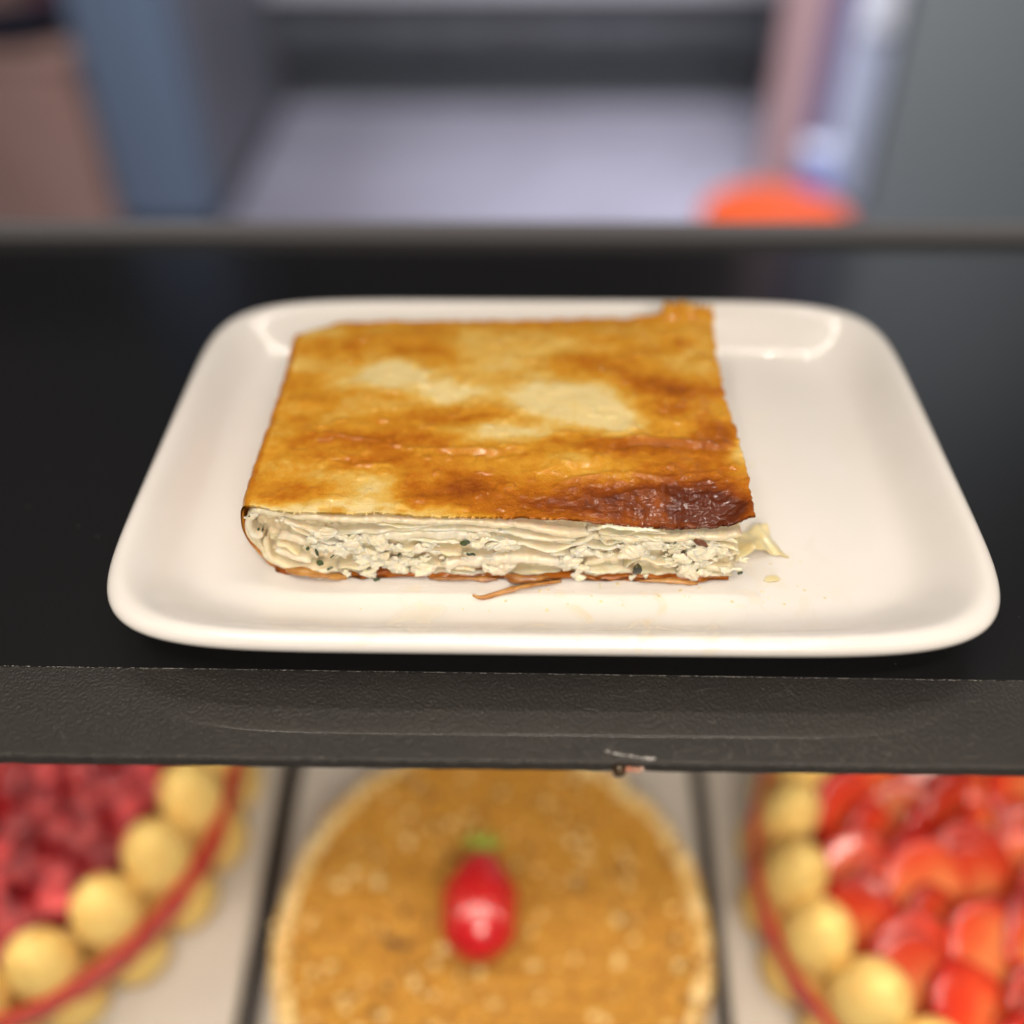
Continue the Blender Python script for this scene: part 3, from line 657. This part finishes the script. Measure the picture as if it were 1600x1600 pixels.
# the numbers below are in the tilted display's own axes (x along, y up the slope, z off it), measured from the middle cake's top
x0 = 0.0172
ds = empty('display_deck', low(0, 0, -.062), (TILT, 0, 0)); tag(ds, 'dark sloping lower display deck under the three cake boards', 'shelf')
deck_m = mat('dark_brown_metal', (.020, .016, .013), .4)
box('deck', (-.55, -.20, -.012), (.55, .24, .008), deck_m, ds, .002, world=False)
board_m = mat('cake_board', (.56, .52, .46), .5, var=(20, 3, (.50, .465, .41), .4, .7))
def board(xa, xb, label):
    e = empty('cake_board', low((xa+xb)/2, .02, -.054), (TILT, 0, 0)); tag(e, label, 'cake board', 'cake boards on the lower display')
    h = (xb-xa)/2
    box('board', (-h, -.19, 0), (h, .18, .006), board_m, e, .0015, world=False)
    for s in (-1, 1): box('edge_strip', (s*h-.0015*(s > 0), -.19, .0061), (s*h+.0015*(s < 0), .18, .0081), board_m, e, .0004, world=False)
board(-.420, -.1235, 'pale board under the raspberry cake on the lower display')
board(-.1105, .1060, 'pale board under the middle crumb cake on the lower display')
board(.1145, .42, 'pale board under the strawberry cake on the lower display')
ZB = -.048

# middle crumb cake
crumb_m = mat('golden_crumb', (.50, .245, .022), .6, sss=.15, sscale=.002, var=(210, 5, (.30, .12, .010), .45, .68), bump=[(260, 5, .0012), (900, 3, .0005)])
sponge_m = mat('pale_sponge', (.84, .66, .32), .6, sss=.2, sscale=.003, var=(90, 4, (.72, .46, .14), .45, .7), bump=[(260, 5, .001)])
cc = empty('crumb_cake', low(-.0171+x0, .0065, ZB), (TILT, 0, 0)); tag(cc, 'round golden crumb topped cake in the middle of the lower display', 'cake')
RAD = .1027
v, f = lathe([(RAD-.006, 0), (RAD-.001, .003), (RAD, .012), (RAD-.0005, .030), (RAD-.001, .042), (RAD-.003, .0455), (RAD-.008, .0462)], 160)
v[:, :2] *= (1+.012*fbm(np.arctan2(v[:, 1], v[:, 0])*6, v[:, 2]*90, 0, 3, 700))[:, None]
link('sponge', mesh('sponge', v, f), sponge_m, cc, world=False)
nr, na = 90, 260; rad_ = np.linspace(0, 1, nr)**.8*(RAD-.0095); an = np.linspace(0, 2*np.pi, na, endpoint=False)
Rr, An = np.meshgrid(rad_, an, indexing='ij'); Xc, Yc = Rr*np.cos(An), Rr*np.sin(An)
Xc = Xc*(1+.008*fbm(An*9, 0*An, 0, 2, 702)); Yc = Yc*(1+.008*fbm(An*9, 0*An, 0, 2, 702))
Zc = .0475+.0016*fbm(Xc*160, Yc*160, 0, 4, 701)+.0008*fbm(Xc*600, Yc*600, 0, 2, 703); Zc[-1] = .0455; Zc[-2] -= .0006
link('crumb_topping', mesh('crumb_topping', np.stack([Xc, Yc, Zc], -1).reshape(-1, 3), grid_faces(nr, na, True)), crumb_m, cc, world=False)
def crm(rg):
    r = (RAD-.002)*math.sqrt(rg.random()); a = rg.uniform(0, 6.283)
    s = .0003+.0011*rg.random()**1.6
    return np.array((r*math.cos(a), r*math.sin(a), .0478)), np.array((s*rg.uniform(.8, 1.6), s, s*.7))
def big(rg):
    c, q = crm(rg); return c, q*rg.uniform(1.2, 2.0)
for nm, n, sd, m in (('crumb', 3200, 31, crumb_m), ('pale_crumb', 330, 32, sponge_m), ('dark_crumb', 240, 33, mat('toasted_crumb', (.14, .055, .014), .5))):
    v, f = bits(n, crm if nm == 'crumb' else big, sd); tag(link(nm, mesh(nm, v, f), m, cc, world=False, smooth=False), kind='stuff')

# strawberry on top
straw_skin = mat('strawberry_skin', (.50, .010, .014), .22, sss=.15, srad=(1, .2, .1), sscale=.002, coat=1, coat_r=.06, bump=[(420, 1, .0006)])
calyx_m = mat('calyx_green', (.30, .52, .08), .45); seed_m = mat('seed_yellow', (.60, .30, .06), .4)
sb = empty('strawberry', low(-.0225+x0, .0135, .0015), (TILT, 0, 0)); tag(sb, 'single glazed strawberry on the middle crumb cake', 'strawberry')
def berry_profile(t):      # 0 tip .. 1 shoulder
    return .0180*np.sin(np.pi*np.clip(t, 0, 1)**.84)**.58
t = np.linspace(.015, .985, 26)
v, f = lathe([(berry_profile(np.array(q)), (q-.5)*.052) for q in t], 40)
v = np.c_[v[:, 0], v[:, 2], v[:, 1]*.95+.0150]; v[:, 0] *= 1+.04*np.sin(v[:, 1]*300)
f = [q[::-1] for q in f]
body = link('berry_body', mesh('berry_body', v, f), straw_skin, sb, world=False)
V = []; F = []
iv, if_ = ico(1)
for i, q in enumerate(np.linspace(.12, .9, 9)):
    n_ = max(4, int(12*berry_profile(np.array(q))/.0168))
    for j in range(n_):
        a = 2*math.pi*(j+.5*(i % 2))/n_; r = float(berry_profile(np.array(q)))
        c = np.array((r*math.cos(a), (q-.5)*.050, r*math.sin(a)*.95+.0150)); b = sum(map(len, V)); V.append(iv*np.array((.0005, .0008, .0004))+c); F += [tuple(k_+b for k_ in w) for w in if_]
link('seed', mesh('seed', np.concatenate(V), F), seed_m, body, world=False)
for k_ in range(7):
    a = 2*math.pi*k_/7+.3; n = 7; V = []
    for i in range(n):
        s = i/(n-1); w = .0018*math.sin(math.pi*min(.98, s*.8+.2))
        cx, cz = math.cos(a)*.010*s, math.sin(a)*.010*s*.9; yy = .0255+.004*s**2
        V += [(cx-math.sin(a)*w, yy, .0150+cz+math.cos(a)*w), (cx, yy+.0008, .0150+cz), (cx+math.sin(a)*w, yy, .0150+cz-math.cos(a)*w)]
    F = grid_faces(n, 3).tolist(); o = link('sepal', mesh('sepal', V, F), calyx_m, sb, world=False); s_ = o.modifiers.new('t', 'SOLIDIFY'); s_.thickness = .0006

# the two sponge finger cakes
finger_m = mat('sponge_finger', (.90, .66, .22), .65, sss=.25, srad=(1, .6, .2), sscale=.004, var=(75, 5, (.74, .44, .11), .48, .75), bump=[(300, 4, .0004)])
ribbon_m = mat('red_satin', (.64, .040, .025), .38, coat=.3, var=(45, 2, (.44, .020, .014), .45, .62))
glaze_m = mat('red_glaze', (.40, .016, .022), .12, coat=1, coat_r=.04, sss=.2, srad=(1, .1, .1), sscale=.003)
def finger_mesh(hh, w):
    z = np.linspace(0, 1, 22)
    u = 2*z-1; r = w*np.where(u > 0, np.clip(1-np.abs(u)**2.6, 0, 1)**.48, np.clip(1-np.abs(u)**7, 0, 1)**.4)
    pinch = 1-.16*np.exp(-((z-.53)/.09)**2)
    v, f = lathe([(max(float(q), .0004), float(zz)*hh) for q, zz in zip(r*pinch, z)], 20)
    v[:, 0] *= .84; v[:, 1] *= 1.0; return mesh('sponge_finger', v, f)
def charlotte(name, label, cx, cy, rad, n, hh, rib_z, rot):
    e = empty(name, low(cx+x0, cy, ZB), (TILT, 0, 0)); tag(e, label, 'cake')
    me = finger_mesh(hh, rad*math.pi/n*1.06)
    for k in range(n):
        a = 2*math.pi*(k+rot)/n
        o = link('sponge_finger', me, finger_m, e, world=False)
        o.location = (rad*math.cos(a), rad*math.sin(a), 0)
        o.rotation_euler = (R(random.uniform(-3, 3)), R(random.uniform(-8.5, -5.5)), a); sc = random.uniform(.92, 1.07); o.scale = (sc, sc, random.uniform(.96, 1.04))
    # ribbon tied round the outside, following the fingers
    na = n*8; V = []
    for k in range(na):
        a = 2*math.pi*k/na; rr_ = rad+.0082+.0006*math.cos(a*n-2*math.pi*rot)
        for dz, dr in ((-.0110, .0004), (-.004, 0), (.004, 0), (.0110, .0004)): V.append((rr_*math.cos(a)+dr, rr_*math.sin(a), rib_z+dz+.0006*math.sin(3*a)))
    F = []
    for k in range(na):
        for j in (0, 1, 2): a_ = k*4+j; b_ = ((k+1) % na)*4+j; F.append((a_, b_, b_+1, a_+1))
    o = link('ribbon', mesh('ribbon', V, F), ribbon_m, e, world=False); s_ = o.modifiers.new('t', 'SOLIDIFY'); s_.thickness = .0012
    return e
def glaze(e, rad, z):
    nr, na = 40, 120; rad_ = np.linspace(0, 1, nr)*rad; an = np.linspace(0, 2*np.pi, na, endpoint=False)
    Rr, An = np.meshgrid(rad_, an, indexing='ij'); X, Y = Rr*np.cos(An), Rr*np.sin(An)
    Z = z+.0015*fbm(X*120, Y*120, 0, 3, 800)
    link('jelly', mesh('jelly', np.stack([X, Y, Z], -1).reshape(-1, 3), grid_faces(nr, na, True)), glaze_m, e, world=False)
    v, f = lathe([(rad-.004, 0), (rad, .004), (rad, z-.002)], 64); link('cake_base', mesh('cake_base', v, f), sponge_m, e, world=False)

# raspberry cake
def spread(m, lo, hi):
    nt = m.node_tree; N = nt.nodes; L = nt.links; p = N['Principled BSDF']
    oi = N.new('ShaderNodeObjectInfo'); mr = N.new('ShaderNodeMapRange'); mr.inputs[3].default_value = lo; mr.inputs[4].default_value = hi
    L.new(oi.outputs['Random'], mr.inputs[0]); h = N.new('ShaderNodeHueSaturation'); L.new(mr.outputs[0], h.inputs['Value'])
    L.new(p.inputs['Base Color'].links[0].from_socket, h.inputs['Color']); L.new(h.outputs[0], p.inputs['Base Color'])
RC = charlotte('raspberry_cake', 'raspberry topped cake ringed with sponge fingers and a red ribbon', -.2800, .0840, .1215, 23, .080, .042, .35)
glaze(RC, .102, .046)
rasp_m = mat('raspberry_red', (.62, .072, .075), .3, sss=.25, srad=(1, .2, .2), sscale=.002, coat=.9, coat_r=.05, var=(90, 2, (.26, .018, .03), .42, .62))
spread(rasp_m, .72, 1.35)
def rasp_mesh():
    iv, if_ = ico(1); V = []; F = []
    rows = [(1.0, 0.0, 9), (.92, .42, 9), (.72, .78, 7), (.42, 1.05, 5), (.0, 1.16, 1), (.86, -.35, 8)]
    for i, (r, z, n) in enumerate(rows):
        for j in range(n):
            a = 2*math.pi*(j+.5*(i % 2))/n; b = sum(map(len, V))
            V.append(iv*.36+np.array((r*.78*math.cos(a), r*.78*math.sin(a), z*.85))); F += [tuple(q+b for q in w) for w in if_]
    return mesh('raspberry', np.concatenate(V)*.0088, F)
rm = rasp_mesh(); rg = np.random.default_rng(3); placed = []
for tr in range(4000):
    r = .099*math.sqrt(rg.random()); a = rg.uniform(0, 2*math.pi); x, y = r*math.cos(a), r*math.sin(a)
    if all((x-p[0])**2+(y-p[1])**2 > .0142**2 for p in placed):
        placed.append((x, y)); o = link('raspberry', rm, rasp_m, RC, world=False)
        o.location = (x, y, .0525+rg.uniform(-.003, .004)); o.rotation_euler = (rg.uniform(-1.6, 1.6), rg.uniform(-1.2, 1.2), rg.uniform(0, 6)); s = rg.uniform(.9, 1.15); o.scale = (s, s, s)

# strawberry cake
SC = charlotte('strawberry_cake', 'sliced strawberry topped cake ringed with sponge fingers at lower right', .2200, .0400, .1040, 20, .080, .036, .2)
glaze(SC, .085, .046)
def slice_material():
    m = mat('strawberry_slice', (.70, .06, .02), .25, sss=.3, srad=(1, .25, .12), sscale=.003, coat=.6, coat_r=.05)
    nt = m.node_tree; N = nt.nodes; L = nt.links; p = N['Principled BSDF']
    at = N.new('ShaderNodeAttribute'); at.attribute_name = 'core'
    cr = N.new('ShaderNodeValToRGB'); e = cr.color_ramp.elements
    e[0].position = .05; e[0].color = (.40, .008, .010, 1); e[1].position = 1; e[1].color = (.82, .24, .08, 1)
    q = e.new(.45); q.color = (.72, .062, .020, 1); L.new(at.outputs['Fac'], cr.inputs[0]); L.new(cr.outputs[0], p.inputs['Base Color'])
    return m
slice_m = slice_material()
spread(slice_m, .75, 1.2)
def slice_mesh(kc=1.0):
    n, k = 44, 9; V = []; C = []
    th = np.linspace(0, 2*np.pi, n, endpoint=False)
    ox = .0185*np.cos(th)*(1-.22*np.sin(th)); oy = .0185*np.sin(th)
    lay = [(.2, .0052, 1.0), (.5, .0052, .9), (.8, .0049, .62), (.95, .0040, .35), (1, .0024, .05), (.98, .0008, 0), (.88, -.0020, 0), (.6, -.0042, 0), (.25, -.005, 0)]
    for s, z, c in lay:
        V += [(x*s, y*s, z) for x, y in zip(ox, oy)]; C += [c*kc*(1+.35*math.cos(t_+1.2)) for t_ in th]
    F = grid_faces(len(lay), n, True)[:, ::-1].tolist()+[tuple(range(n)), tuple(range((len(lay)-1)*n, len(lay)*n))[::-1]]
    me = mesh('strawberry_slice', V, F); at = me.attributes.new('core', 'FLOAT', 'POINT'); at.data.foreach_set('value', np.array(C, np.float32)); return me
SM = [slice_mesh(q) for q in (.35, .6, .85, 1.05)]; rg = np.random.default_rng(9)
for ri in range(-6, 7):
    y = ri*.0138
    half = math.sqrt(max(0, .088**2-y*y))
    n = max(1, int(round(2*half/.0285)))
    for j in range(n):
        x = (-half+.012+(2*half-.024)*(j+.5*(ri % 2)*.6+.2)/max(1, n-.4)) if n > 1 else 0
        if abs(x) > half-.006: x = math.copysign(half-.008, x)
        o = link('strawberry_slice', SM[rg.integers(0, 4)], slice_m, SC, world=False)
        o.location = (x+rg.normal(0, .0030), y+rg.normal(0, .0026), .0550+rg.uniform(-.003, .002))
        mrot = Matrix.Rotation(R(rg.normal(10, 22)), 3, 'Z') @ Matrix.Rotation(R(33+rg.normal(0, 9)), 3, 'X') @ Matrix.Rotation(R(rg.normal(6, 9)), 3, 'Y')
        o.rotation_euler = mrot.to_euler(); q = rg.uniform(.8, 1.2); o.scale = (q, q, q)
